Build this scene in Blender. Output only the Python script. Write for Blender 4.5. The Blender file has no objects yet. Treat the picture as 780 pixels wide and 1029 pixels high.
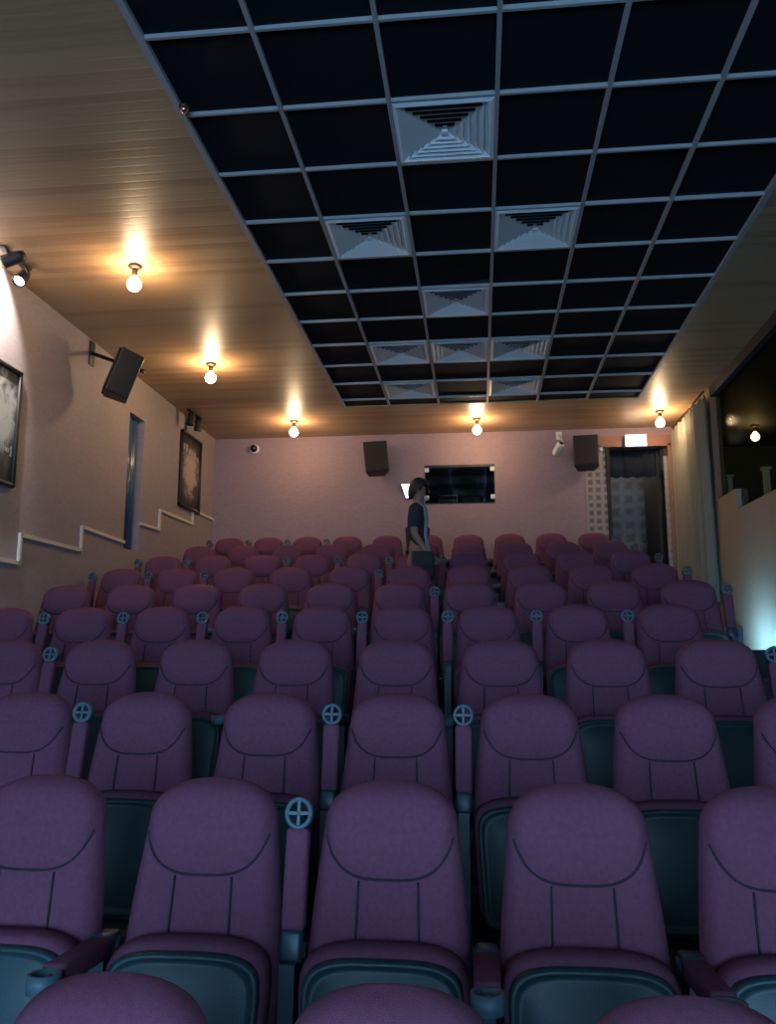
import bpy, bmesh, math, random
from mathutils import Vector, Matrix
random.seed(7)
PI = math.pi
scene = bpy.context.scene
COL = scene.collection

# ------------------------------------------------------------------ materials
def srgb(r, g, b):
    f = lambda c: (c/255/12.92) if c/255 <= .04045 else ((c/255+.055)/1.055)**2.4
    return (f(r), f(g), f(b), 1)

def mat(name, color, rough=.6, metal=0, var=.0, vscale=8, bump=0, bscale=60, spec=.5, emit=None, estr=0, sheen=0, coat=0):
    m = bpy.data.materials.new(name); m.use_nodes = True
    nt = m.node_tree; p = nt.nodes['Principled BSDF']
    c = tuple(color)[:3] + (1,)
    p.inputs['Base Color'].default_value = c
    p.inputs['Roughness'].default_value = rough
    p.inputs['Metallic'].default_value = metal
    p.inputs['Specular IOR Level'].default_value = spec
    if sheen: p.inputs['Sheen Weight'].default_value = sheen
    if coat: p.inputs['Coat Weight'].default_value = coat
    if emit:
        p.inputs['Emission Color'].default_value = tuple(emit)[:3] + (1,)
        p.inputs['Emission Strength'].default_value = estr
    tc = nt.nodes.new('ShaderNodeTexCoord')
    if var:
        n = nt.nodes.new('ShaderNodeTexNoise'); n.inputs['Scale'].default_value = vscale; n.inputs['Detail'].default_value = 4
        r = nt.nodes.new('ShaderNodeMix'); r.data_type = 'RGBA'
        r.inputs['A'].default_value = tuple(x*(1-var) for x in c[:3]) + (1,)
        r.inputs['B'].default_value = tuple(min(1, x*(1+var)) for x in c[:3]) + (1,)
        nt.links.new(tc.outputs['Object'], n.inputs['Vector'])
        nt.links.new(n.outputs['Fac'], r.inputs['Factor'])
        nt.links.new(r.outputs['Result'], p.inputs['Base Color'])
    if bump:
        n2 = nt.nodes.new('ShaderNodeTexNoise'); n2.inputs['Scale'].default_value = bscale
        b = nt.nodes.new('ShaderNodeBump'); b.inputs['Strength'].default_value = bump; b.inputs['Distance'].default_value = .01
        nt.links.new(tc.outputs['Object'], n2.inputs['Vector'])
        nt.links.new(n2.outputs['Fac'], b.inputs['Height'])
        nt.links.new(b.outputs['Normal'], p.inputs['Normal'])
    return m

def emat(name, color, strength):
    m = bpy.data.materials.new(name); m.use_nodes = True
    nt = m.node_tree; nt.nodes.clear()
    e = nt.nodes.new('ShaderNodeEmission'); o = nt.nodes.new('ShaderNodeOutputMaterial')
    e.inputs['Color'].default_value = tuple(color)[:3] + (1,); e.inputs['Strength'].default_value = strength
    nt.links.new(e.outputs[0], o.inputs[0])
    return m

def wood_ceiling():
    """narrow boards running across the room: grooves and board-to-board tone along Y"""
    m = mat('ceiling_boards', (.26, .185, .125), rough=.44, spec=.5)
    nt = m.node_tree; p = nt.nodes['Principled BSDF']; L = nt.links.new
    tc = nt.nodes.new('ShaderNodeTexCoord'); sx = nt.nodes.new('ShaderNodeSeparateXYZ')
    L(tc.outputs['Object'], sx.inputs[0])
    mu = nt.nodes.new('ShaderNodeMath'); mu.operation = 'MULTIPLY'; mu.inputs[1].default_value = 1/.085
    L(sx.outputs['Y'], mu.inputs[0])
    fl = nt.nodes.new('ShaderNodeMath'); fl.operation = 'FLOOR'; L(mu.outputs[0], fl.inputs[0])
    fr = nt.nodes.new('ShaderNodeMath'); fr.operation = 'FRACT'; L(mu.outputs[0], fr.inputs[0])
    wn = nt.nodes.new('ShaderNodeTexWhiteNoise'); wn.noise_dimensions = '1D'; L(fl.outputs[0], wn.inputs['W'])
    no = nt.nodes.new('ShaderNodeTexNoise'); no.inputs['Scale'].default_value = 1.0; no.inputs['Detail'].default_value = 6
    mp = nt.nodes.new('ShaderNodeMapping'); mp.inputs['Scale'].default_value = (1.2, 45, 1)
    L(tc.outputs['Object'], mp.inputs[0]); L(mp.outputs[0], no.inputs['Vector'])
    ad = nt.nodes.new('ShaderNodeMath'); ad.operation = 'ADD'; L(wn.outputs['Value'], ad.inputs[0]); L(no.outputs['Fac'], ad.inputs[1])
    cr = nt.nodes.new('ShaderNodeValToRGB')
    cr.color_ramp.elements[0].position = .3; cr.color_ramp.elements[0].color = (.32, .19, .10, 1)
    cr.color_ramp.elements[1].position = 1.5/1.6; cr.color_ramp.elements[1].color = (.48, .31, .17, 1)
    L(ad.outputs[0], cr.inputs[0]); L(cr.outputs[0], p.inputs['Base Color'])
    # groove profile
    pp = nt.nodes.new('ShaderNodeMath'); pp.operation = 'PINGPONG'; pp.inputs[1].default_value = .5; L(fr.outputs[0], pp.inputs[0])
    gr = nt.nodes.new('ShaderNodeMapRange'); gr.inputs['From Max'].default_value = .12; L(pp.outputs[0], gr.inputs['Value'])
    s2 = nt.nodes.new('ShaderNodeMath'); s2.operation = 'MULTIPLY_ADD'; s2.inputs[1].default_value = .35
    L(no.outputs['Fac'], s2.inputs[0]); L(gr.outputs[0], s2.inputs[2])
    b = nt.nodes.new('ShaderNodeBump'); b.inputs['Strength'].default_value = .16; b.inputs['Distance'].default_value = .006
    L(s2.outputs[0], b.inputs['Height']); L(b.outputs['Normal'], p.inputs['Normal'])
    return m

def wallpaper(name, color, axis, mortar=.9):
    """embossed block wallpaper on a wall plane; axis 'X' = wall lies in YZ, 'Y' = wall lies in XZ"""
    m = mat(name, color, rough=.62, spec=.35)
    nt = m.node_tree; p = nt.nodes['Principled BSDF']; L = nt.links.new
    tc = nt.nodes.new('ShaderNodeTexCoord'); sx = nt.nodes.new('ShaderNodeSeparateXYZ'); cb = nt.nodes.new('ShaderNodeCombineXYZ')
    L(tc.outputs['Object'], sx.inputs[0])
    L(sx.outputs['Y' if axis == 'X' else 'X'], cb.inputs[0]); L(sx.outputs['Z'], cb.inputs[1])
    br = nt.nodes.new('ShaderNodeTexBrick'); br.inputs['Scale'].default_value = 9
    c = tuple(color)[:3]
    br.inputs['Color1'].default_value = c + (1,); br.inputs['Color2'].default_value = tuple(x*.9 for x in c) + (1,)
    br.inputs['Mortar'].default_value = tuple(x*mortar for x in c) + (1,)
    br.inputs['Mortar Size'].default_value = .02
    L(cb.outputs[0], br.inputs['Vector']); L(br.outputs['Color'], p.inputs['Base Color'])
    no = nt.nodes.new('ShaderNodeTexNoise'); no.inputs['Scale'].default_value = 55; L(tc.outputs['Object'], no.inputs['Vector'])
    sb = nt.nodes.new('ShaderNodeMath'); sb.operation = 'SUBTRACT'; L(no.outputs['Fac'], sb.inputs[0]); L(br.outputs['Fac'], sb.inputs[1])
    b = nt.nodes.new('ShaderNodeBump'); b.inputs['Strength'].default_value = .3; b.inputs['Distance'].default_value = .006
    L(sb.outputs[0], b.inputs['Height']); L(b.outputs['Normal'], p.inputs['Normal'])
    return m

def picture_paper(name, base, dark, size=.16):
    """wallpaper printed with a grid of small dark pictures on a pale ground"""
    m = mat(name, base, rough=.6, spec=.3)
    nt = m.node_tree; p = nt.nodes['Principled BSDF']; L = nt.links.new
    tc = nt.nodes.new('ShaderNodeTexCoord'); sx = nt.nodes.new('ShaderNodeSeparateXYZ')
    L(tc.outputs['Object'], sx.inputs[0])
    ds = []
    for ax in ('X', 'Z'):
        a = nt.nodes.new('ShaderNodeMath'); a.operation = 'MULTIPLY'; a.inputs[1].default_value = 1/size; L(sx.outputs[ax], a.inputs[0])
        f = nt.nodes.new('ShaderNodeMath'); f.operation = 'PINGPONG'; f.inputs[1].default_value = .5; L(a.outputs[0], f.inputs[0])
        ds.append(f)
    mn = nt.nodes.new('ShaderNodeMath'); mn.operation = 'MINIMUM'; L(ds[0].outputs[0], mn.inputs[0]); L(ds[1].outputs[0], mn.inputs[1])
    no = nt.nodes.new('ShaderNodeTexNoise'); no.inputs['Scale'].default_value = 16; no.inputs['Detail'].default_value = 3; L(tc.outputs['Object'], no.inputs['Vector'])
    ml = nt.nodes.new('ShaderNodeMath'); ml.operation = 'MULTIPLY'; L(mn.outputs[0], ml.inputs[0]); L(no.outputs['Fac'], ml.inputs[1])
    cr = nt.nodes.new('ShaderNodeValToRGB'); e = cr.color_ramp.elements
    e[0].position = .05; e[0].color = tuple(base)[:3] + (1,); e[1].position = .17; e[1].color = tuple(dark)[:3] + (1,)
    L(ml.outputs[0], cr.inputs[0]); L(cr.outputs[0], p.inputs['Base Color'])
    return m

def glass_mat(name, tint, refl=.06, rough=.02):
    m = bpy.data.materials.new(name); m.use_nodes = True
    nt = m.node_tree; nt.nodes.clear(); L = nt.links.new
    t = nt.nodes.new('ShaderNodeBsdfTransparent'); t.inputs[0].default_value = tuple(tint)[:3] + (1,)
    g = nt.nodes.new('ShaderNodeBsdfGlossy'); g.inputs['Roughness'].default_value = rough
    x = nt.nodes.new('ShaderNodeMixShader'); x.inputs[0].default_value = refl
    o = nt.nodes.new('ShaderNodeOutputMaterial')
    L(t.outputs[0], x.inputs[1]); L(g.outputs[0], x.inputs[2]); L(x.outputs[0], o.inputs[0])
    return m

M = {}
M['fabric'] = mat('burgundy_fabric', (.178, .064, .106), rough=.95, var=.22, vscale=70, bump=.35, bscale=420, spec=.12)
M['seam'] = mat('dark_seam_line', (.03, .016, .028), rough=.8)  # dark seam thread; its tone also stands in for shade in the grooves
M['plastic'] = mat('dark_teal_plastic', (.014, .047, .055), rough=.42, var=.1, vscale=12, bump=.12, bscale=300)
M['ring'] = mat('blue_grey_plastic', (.075, .13, .16), rough=.5)
M['metal'] = mat('dark_steel', (.03, .06, .07), rough=.4, metal=.2)
M['black'] = mat('matt_black', (.012, .012, .014), rough=.5, var=.1)
M['grille'] = mat('black_grille', (.016, .015, .018), rough=.75, bump=.6, bscale=300)
M['wood'] = wood_ceiling()
M['tile'] = mat('black_ceiling_tile', (.008, .009, .012), rough=.85, var=.25, vscale=3, spec=.2)
M['bar'] = mat('grey_grid_bar', (.36, .37, .38), rough=.5)
M['vent'] = mat('pale_vent_metal', (.82, .88, .9), rough=.5)
M['ventdark'] = mat('vent_duct_dark', (.015, .018, .022), rough=.9)
M['wall_left'] = wallpaper('grey_mauve_wallpaper', (.36, .30, .30), 'X')
M['wall_back'] = wallpaper('pink_beige_wallpaper', (.34, .23, .245), 'Y', .97)
M['panel'] = mat('tan_wall_panel', (.33, .25, .165), rough=.5, var=.08, vscale=3)
M['trim'] = mat('pale_trim', (.72, .64, .56), rough=.5)
M['floor'] = mat('dark_carpet', (.03, .03, .045), rough=.95, var=.3, vscale=30)
M['dark'] = mat('dark_paint', (.018, .017, .018), rough=.8)
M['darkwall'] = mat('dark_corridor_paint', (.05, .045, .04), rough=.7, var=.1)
M['doorframe'] = mat('orange_brown_frame', (.30, .14, .085), rough=.5, var=.1)
M['curtain'] = mat('cream_curtain_cloth', (.215, .20, .15), rough=.85, var=.06, vscale=10, bump=.2, bscale=200, sheen=.2)
M['navy'] = mat('navy_drape', (.012, .02, .032), rough=.9)
M['pic'] = picture_paper('picture_grid_paper', (.31, .29, .265), (.12, .105, .11), .105)
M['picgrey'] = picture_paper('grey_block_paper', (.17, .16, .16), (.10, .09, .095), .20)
M['bulb'] = emat('bulb_glow', (1, .69, .40), 180)
M['bulb2'] = emat('bulb_glow_dim', (1, .70, .33), 26)
M['brass'] = mat('dark_bronze', (.10, .06, .035), rough=.4, metal=.6)
M['white'] = mat('white_plastic', (.7, .7, .68), rough=.4)
M['glass'] = glass_mat('booth_glass', (.55, .62, .66), .05)
M['glass2'] = glass_mat('corridor_glass', (.72, .72, .62), .004, .12)
M['sign'] = emat('sign_glow', (.93, 1, 1), 3.2)
M['port'] = emat('white_glow', (.92, .95, 1), 4.0)
M['lens'] = emat('spot_lens_glow', (1, .95, .88), 12)
M['screen'] = emat('projected_screen', (.32, .62, 1), 12.2)
M['bluecloth'] = mat('blue_satin', (.05, .13, .25), rough=.25, spec=.8)
M['print'] = mat('grey_poster_print', (.055, .062, .062), rough=.3, var=.9, vscale=5)
M['printlight'] = mat('pale_poster_print', (.34, .36, .35), rough=.35, var=.6, vscale=11)
M['printtan'] = mat('tan_poster_print', (.40, .33, .27), rough=.35, var=.6, vscale=11)
M['skin'] = mat('skin', (.25, .13, .09), rough=.6)
M['hair'] = mat('black_hair', (.01, .009, .01), rough=.6)
M['tee'] = mat('navy_cotton', (.018, .022, .04), rough=.9, var=.2, vscale=20)
M['trouser'] = mat('dusky_beige_cotton', (.22, .13, .12), rough=.9, var=.15, vscale=15)
M['bag'] = mat('black_bag_cloth', (.012, .018, .022), rough=.8)
M['strap'] = mat('pale_strap', (.17, .19, .22), rough=.7)

# ------------------------------------------------------------------ mesh helpers
class MB:
    def __init__(s): s.v = []; s.f = []; s.sm = []
    def add(s, verts, faces, smooth=False):
        o = len(s.v); s.v += [tuple(v) for v in verts]
        s.f += [tuple(i+o for i in f) for f in faces]; s.sm += [smooth]*len(faces); return s
    def box(s, x0, x1, y0, y1, z0, z1, mtx=None):
        v = [(x0,y0,z0),(x1,y0,z0),(x1,y1,z0),(x0,y1,z0),(x0,y0,z1),(x1,y0,z1),(x1,y1,z1),(x0,y1,z1)]
        if mtx: v = [mtx @ Vector(p) for p in v]
        return s.add(v, [(0,3,2,1),(4,5,6,7),(0,1,5,4),(1,2,6,5),(2,3,7,6),(3,0,4,7)])
    def rbox(s, x0, x1, y0, y1, z0, z1, r=.01, seg=3, mtx=None):
        bm = bmesh.new(); bmesh.ops.create_cube(bm, size=1)
        for v in bm.verts:
            v.co = Vector((x0+(v.co.x+.5)*(x1-x0), y0+(v.co.y+.5)*(y1-y0), z0+(v.co.z+.5)*(z1-z0)))
        bmesh.ops.bevel(bm, geom=bm.edges[:], offset=r, segments=seg, profile=.5, affect='EDGES')
        bm.verts.index_update()
        v = [(mtx @ q.co) if mtx else q.co.copy() for q in bm.verts]
        s.add(v, [[q.index for q in f.verts] for f in bm.faces], True); bm.free(); return s
    def tube(s, pts, r, n=10, closed=False):
        pts = [Vector(p) for p in pts]; N = len(pts); rs = r if isinstance(r, (list, tuple)) else [r]*N
        vs = []; up = Vector((0,0,1))
        for i, p in enumerate(pts):
            a = pts[i-1] if (i or closed) else p; b = pts[(i+1) % N] if (i < N-1 or closed) else p
            t = (b-a).normalized()
            u = up if abs(t.dot(up)) < .95 else Vector((1,0,0))
            e1 = t.cross(u).normalized(); e2 = e1.cross(t)
            vs += [p + (e1*math.cos(2*PI*k/n) + e2*math.sin(2*PI*k/n))*rs[i] for k in range(n)]
        fs = []
        for i in range(N if closed else N-1):
            j = (i+1) % N
            fs += [(i*n+k, i*n+(k+1) % n, j*n+(k+1) % n, j*n+k) for k in range(n)]
        if not closed: fs += [tuple(range(n))[::-1], tuple((N-1)*n+k for k in range(n))]
        return s.add(vs, fs, True)
    def lathe(s, prof, n=20, mtx=None):
        """profile of (radius, z) turned about Z"""
        vs = []
        for r, z in prof: vs += [Vector((r*math.cos(2*PI*k/n), r*math.sin(2*PI*k/n), z)) for k in range(n)]
        if mtx: vs = [mtx @ v for v in vs]
        fs = [(i*n+k, i*n+(k+1) % n, (i+1)*n+(k+1) % n, (i+1)*n+k) for i in range(len(prof)-1) for k in range(n)]
        fs += [tuple(range(n))[::-1], tuple((len(prof)-1)*n+k for k in range(n))]
        return s.add(vs, fs, True)
    def prism(s, poly, axis, a, b):
        """extrude a 2-D polygon: axis 'X' -> poly in (y,z); 'Y' -> (x,z); 'Z' -> (x,y)"""
        g = {'X': lambda p, t: (t, p[0], p[1]), 'Y': lambda p, t: (p[0], t, p[1]), 'Z': lambda p, t: (p[0], p[1], t)}[axis]
        n = len(poly); v = [g(p, a) for p in poly] + [g(p, b) for p in poly]
        f = [tuple(range(n))[::-1], tuple(range(n, 2*n))] + [(i, (i+1) % n, n+(i+1) % n, n+i) for i in range(n)]
        return s.add(v, f)
    def mesh(s, name):
        me = bpy.data.meshes.new(name); me.from_pydata(s.v, [], s.f); me.update()
        me.polygons.foreach_set('use_smooth', s.sm)
        bm = bmesh.new(); bm.from_mesh(me); bmesh.ops.recalc_face_normals(bm, faces=bm.faces[:]); bm.to_mesh(me); bm.free()
        return me
    def build(s, name, material, parent=None, loc=None):
        o = bpy.data.objects.new(name, s.mesh(name)); COL.objects.link(o)
        o.data.materials.append(material)
        if parent: o.parent = parent
        if loc: o.location = loc
        return o

def tag(o, label=None, cat=None, group=None, kind=None):
    if label: o['label'] = label
    if cat: o['category'] = cat
    if group: o['group'] = group
    if kind: o['kind'] = kind
    return o
def empty(name, loc, label, cat, group=None, rot=(0,0,0)):
    o = bpy.data.objects.new(name, None); COL.objects.link(o); o.location = loc; o.rotation_euler = rot
    o.empty_display_size = .1
    return tag(o, label, cat, group)
def struct(o): o['kind'] = 'structure'; return o
def kids(o): return [c for c in bpy.data.objects if c.parent == o]
def copy_tree(o, parent=None):
    c = o.copy(); COL.objects.link(c)
    if parent: c.parent = parent
    for ch in kids(o): copy_tree(ch, c)
    return c

# ------------------------------------------------------------------ dimensions (camera at origin, Y into the hall)
XL, XR, YB, ZC = -3.70, 2.68, 11.25, 3.0
YF = -4.6
ROWY = [1.5] + [2.45 + 1.031*k for k in range(9)]
ROWZ = [-.546, -.357, -.165] + [.07 + .238*k for k in range(7)]       # top of the seat backs
FL = [z - 1.0 for z in ROWZ]                                        # treads

# ------------------------------------------------------------------ setting
b = MB()
for k in range(10):
    y0 = YF if k == 0 else ROWY[k] - .72
    y1 = YB + 1.6 if k == 9 else ROWY[k+1] - .72
    b.box(XL, XR, y0, y1, -1.9, FL[k])
struct(b.build('floor', M['floor']))

# left wall with a deep narrow window recess
WY0, WY1, WZ0, WZ1 = 8.34, 8.74, 1.08, 2.56
b = MB(); t = .30
b.box(XL-t, XL, YF, WY0, -1.9, ZC); b.box(XL-t, XL, WY1, YB+.2, -1.9, ZC)
b.box(XL-t, XL, WY0, WY1, -1.9, WZ0); b.box(XL-t, XL, WY0, WY1, WZ1, ZC)
struct(b.build('wall_left', M['wall_left']))
w = struct(MB().box(XL-.29, XL-.27, WY0, WY1, WZ0, WZ1).build('window_1', M['bluecloth']))
# gathered blue cloth hanging in the recess, a lining of the window
b = MB(); n = 40; vs = []; fs = []
for i in range(n+1):
    y = WY0+.01 + (WY1-WY0-.02)*i/n; x = XL-.085 + .025*math.sin(i*1.25) + .012*math.sin(i*.47)
    vs += [(x, y, WZ0+.01), (x+.01*math.sin(i), y, (WZ0+WZ1)/2), (x, y, WZ1-.02)]
for i in range(n): fs += [(3*i, 3*i+3, 3*i+4, 3*i+1), (3*i+1, 3*i+4, 3*i+5, 3*i+2)]
o = b.add(vs, fs, True).build('window_curtain', M['bluecloth'])
sol = o.modifiers.new('thickness', 'SOLIDIFY'); sol.thickness = .004
tag(o, 'shiny blue cloth hanging inside the narrow left wall window recess', 'curtain')
# stepped pale dado trim
pts = [(1.0,-.24),(2.05,-.24),(2.05,-.0),(3.1,-.0),(3.1,.24),(4.15,.24),(4.18,.48),(5.26,.48),(5.26,.71),(6.35,.71),(6.35,.94),(7.39,.94),(7.39,1.16),(WY0,1.14)]
pts2 = [(WY1,1.40),(9.28,1.41),(9.28,1.64),(10.4,1.65),(10.4,1.83),(YB,1.84)]
def stair_trim(name, pp, x0, x1, w=.032):
    b = MB()
    for (ya, za), (yb, zb) in zip(pp, pp[1:]):
        if abs(ya-yb) < 1e-6: b.box(x0, x1, ya-w/2, ya+w/2, min(za,zb)-w/2, max(za,zb)+w/2)
        else: b.prism([(ya, za-w/2), (yb, zb-w/2), (yb, zb+w/2), (ya, za+w/2)], 'X', x0, x1)
    return struct(b.build(name, M['trim']))
stair_trim('trim_1', pts, XL, XL+.022); stair_trim('trim_2', pts2, XL, XL+.022)

# back wall with booth window and doorway
BX0, BX1, BZ0, BZ1 = -.71, .25, 2.0, 2.545
DX0, DX1, DZ = 1.74, 2.57, 2.74
b = MB(); T = .16
for x0, x1, z0, z1 in ((XL,BX0,-.6,ZC),(BX0,BX1,-.6,BZ0),(BX0,BX1,BZ1,ZC),(BX1,DX0,-.6,ZC),(DX0,DX1,DZ,ZC),(DX1,XR,-.6,ZC)):
    b.box(x0, x1, YB, YB+T, z0, z1)
struct(b.build('wall_back', M['wall_back']))
# projection booth: dark room behind the window
b = MB()
b.box(-1.0, .6, YB+1.1, YB+1.15, 1.6, 2.9); b.box(-1.05,-1.0, YB+T, YB+1.15, 1.6, 2.9); b.box(.6,.65, YB+T, YB+1.15, 1.6, 2.9)
b.box(-1.05,.65, YB+T, YB+1.15, 2.9, 2.95); b.box(-1.05,.65, YB+T, YB+1.15, 1.55, 1.6)
struct(b.build('wall_booth', M['dark']))
w = empty('window_2', ((BX0+BX1)/2, YB+.03, BZ0), None, None); struct(w)
def child(b, name, m, par):
    """build world-coordinate geometry as a child of a thing's root"""
    o = b.build(name, m, par); o.matrix_parent_inverse = par.matrix_basis.inverted(); return o
child(MB().box(BX0, BX1, YB+.02, YB+.03, BZ0, BZ1), 'pane', M['glass'], w)
b = MB()
for x0,x1,z0,z1 in ((BX0,BX1,BZ0,BZ0+.012),(BX0,BX1,BZ1-.03,BZ1),(BX0,BX0+.012,BZ0,BZ1),(BX1-.012,BX1,BZ0,BZ1)): b.box(x0,x1,YB-.004,YB+.05,z0,z1)
child(b, 'window_frame', M['black'], w)
for x in (BX0+.03, BX1-.03):
    for z in (BZ0+.09, BZ1-.07): child(MB().rbox(x-.03, x+.03, YB-.02, YB+.0, z-.03, z+.03, .006), 'clip', M['white'], w)
# projector on its shelf inside the booth
p = empty('projector', (-.1, YB+.45, 2.0), 'pale edged projector box standing inside the dark back booth window', 'projector')
child(MB().rbox(-.20,.06, YB+.32, YB+.62, 2.03, 2.16, .015), 'body', M['darkwall'], p)
child(MB().lathe([(.035,0),(.045,.05),(.045,.08),(.03,.085)], 16, Matrix.Translation((-.0,YB+.33,2.095)) @ Matrix.Rotation(PI/2,4,'X')), 'lens', M['metal'], p)
fr = MB()
for q in ([(-.52,YB+.09,2.0),(-.52,YB+.09,2.135),(-.27,YB+.09,2.135),(-.27,YB+.09,2.0)],): fr.tube(q, .009, 8)
fr.tube([(-.52,YB+.09,2.07),(-.27,YB+.09,2.07)], .006, 8)
tag(fr.build('metal_rack', M['white']), 'white tubular frame inside the lower left of the booth window', 'rack')
sh = MB().box(-1.0,.6, YB+T, YB+.75, 1.96, 1.995); struct(sh.build('trim_3', M['dark']))

# doorway on the right of the back wall
b = MB(); YC = YB+1.55
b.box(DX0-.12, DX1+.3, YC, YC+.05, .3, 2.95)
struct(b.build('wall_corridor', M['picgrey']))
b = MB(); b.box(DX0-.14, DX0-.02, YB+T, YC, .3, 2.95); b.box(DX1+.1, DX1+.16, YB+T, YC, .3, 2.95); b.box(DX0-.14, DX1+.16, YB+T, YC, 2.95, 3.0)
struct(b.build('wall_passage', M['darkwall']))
d = empty('door_1', (DX1, YB, FL[9]), None, None); struct(d)
b = MB(); b.box(DX1-.02, DX1+.085, YB-.05, YB+T, FL[9], DZ+.02); child(b, 'door_post', M['doorframe'], d)
b = MB(); b.box(DX0-.10, DX1+.085, YB-.05, YB+T-.01, DZ-.01, DZ+.14); child(b, 'lintel', M['doorframe'], d)
b = MB(); b.box(DX0-.0, DX0+.05, YB-.03, YB+T, FL[9], DZ-.01); child(b, 'dark_post', M['dark'], d)
# door leaf swung open into the passage
mt = Matrix.Translation((DX1-.10, YB+T, FL[9])) @ Matrix.Rotation(math.radians(91),4,'Z')
b = MB(); b.box(0,.80,0,.04,.01,2.2,mt); leaf = child(b, 'door_leaf', M['dark'], d)
b = MB(); b.tube([mt @ Vector((.72,.05,1.05)), mt @ Vector((.72,.10,1.05)), mt @ Vector((.62,.10,1.05))], .011, 8); child(b, 'handle', M['metal'], leaf)
b = MB(); b.box(DX1-.075,DX1-.02, YB-.01, YB+.0, FL[9], 2.6); child(b, 'papered_jamb', M['pic'], d)
# papered strip left of the doorway
b = MB(); b.box(1.62, DX0, YB-.012, YB, 1.2, 2.68); b.box(1.46, 1.62, YB-.012, YB, 1.2, 2.5)
struct(b.build('wall_paper_strip', M['pic']))
# navy drape across the doorway head
b = MB(); n = 44; vs=[]; fs=[]
for i in range(n+1):
    x = DX0+.06 + (DX1-DX0-.12)*i/n; y = YB+.22 + .008*math.sin(i*1.1)
    vs += [(x,y,2.36+.012*math.sin(i*.7)),(x,y,2.78)]
for i in range(n): fs.append((2*i,2*i+2,2*i+3,2*i+1))
o = b.add(vs,fs,True).build('door_valance', M['navy']); o.modifiers.new('t','SOLIDIFY').thickness=.006
tag(o, 'short dark navy valance hanging across the top of the doorway', 'curtain')
b = MB(); b.rbox(1.655,1.70,YB-.05,YB-.0,2.68,2.76,.008)
tag(b.build('wall_bracket', M['trim']), 'small pale bracket at the upper left corner of the doorway', 'bracket')
p = empty('passage_fill_lamp', (2.1,YB+.9,2.95), 'unseen fill lamp added on the passage ceiling inside the back doorway', 'lamp')  # hidden fill light, added to brighten the passage wall
child(MB().lathe([(.0,0),(.10,0),(.10,-.03),(.08,-.04)],20,Matrix.Translation((2.1,YB+.9,2.95))),'base',M['white'],p)
child(MB().lathe([(.075,-.04),(.07,-.06),(.03,-.075),(.001,-.078)],20,Matrix.Translation((2.1,YB+.9,2.95))),'diffuser',emat('passage_fill_glow',(1,.93,.85),60),p)
# sign box
s = empty('exit_sign', (2.13, YB-.10, 2.70), 'glowing white sign box on the beam over the doorway', 'sign')
child(MB().rbox(1.985,2.275,YB-.12,YB-.04,2.710,2.880,.01), 'housing', M['white'], s)
child(MB().box(1.995,2.265,YB-.126,YB-.121,2.720,2.870), 'lit_panel', M['sign'], s)

# right wall: plain part behind the curtain, stepped half wall, dark glazed opening above it, passage beyond
YS = 9.62
struct(MB().box(XR, XR+.12, YS, YB+T, -.6, ZC).build('wall_right', M['panel']))
prof = [(YS,-1.9),(YS,1.69),(8.86,1.68),(8.86,1.46),(7.72,1.45),(7.72,1.22),(6.65,1.21),(6.65,.98),(5.6,.97),(5.6,.74),(4.55,.73),(4.55,.5),(3.5,.49),(3.5,.26),(YF,.25),(YF,-1.9)]
struct(MB().prism(prof, 'X', XR, XR+.12).build('wall_right_lower', M['panel']))
b = MB()
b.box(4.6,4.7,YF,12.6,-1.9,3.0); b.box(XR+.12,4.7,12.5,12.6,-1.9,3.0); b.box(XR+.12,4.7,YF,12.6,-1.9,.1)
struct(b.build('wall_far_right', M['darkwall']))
struct(MB().box(XR,4.7,YF,12.6,3.0,3.05).build('ceiling_passage', M['darkwall']))
b = MB(); b.box(XR-.01,XR+.10,YS-.09,YS,1.66,ZC); struct(b.build('trim_4', M['doorframe']))
b = MB(); b.box(XR-.005,XR+.10,YF,YS-.09,2.88,ZC); struct(b.build('trim_5', M['dark']))
b = MB(); b.prism([(YS-.09,1.69),(8.86,1.68),(8.86,1.46),(7.72,1.45),(7.72,1.22),(6.65,1.21),(6.65,.98),(5.6,.97),(5.6,.74),(4.55,.73),(4.55,.5),(3.5,.49),(3.5,.26),(1.0,.25),(1.0,2.88),(YS-.09,2.88)], 'X', XR+.055, XR+.063)
w = struct(b.build('window_3', M['glass2']))
for i,(x,y,z0,z1,lab) in enumerate(((2.95,9.95,1.2,2.02,'pale upright post behind the dark glass, nearer the cream curtain'),(2.95,8.72,1.0,1.84,'pale upright post behind the dark glass at the right picture edge'))):
    b = MB(); b.rbox(x-.03,x+.03,y-.03,y+.03,z0,z1,.008); b.rbox(x-.045,x+.045,y-.045,y+.045,z1,z1+.03,.008); b.box(x-.03,x+.03,y-.03,y+.03,.1,z0)
    tag(b.build('railing_post', M['trim']), lab, 'post', 'posts behind the dark glass')

# front wall and the lit screen that colours the front rows (behind the camera)
struct(MB().box(XL,XR,YF-.15,YF,-1.9,ZC).build('wall_front', M['dark']))
s = empty('cinema_screen', (-.3, YF+.05, -.9), 'large bluish lit cinema screen on the front wall facing the seats', 'screen')
child(MB().box(-2.6,2.1,YF+.075,YF+.08,-1.1,1.6), 'screen_surface', M['screen'], s)
b = MB()
for x0,x1,z0,z1 in ((-2.72,-2.6,-1.22,1.72),(2.1,2.22,-1.22,1.72),(-2.6,2.1,-1.22,-1.1),(-2.6,2.1,1.6,1.72)): b.box(x0,x1,YF+.005,YF+.09,z0,z1)
child(b, 'screen_border', M['black'], s)

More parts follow.
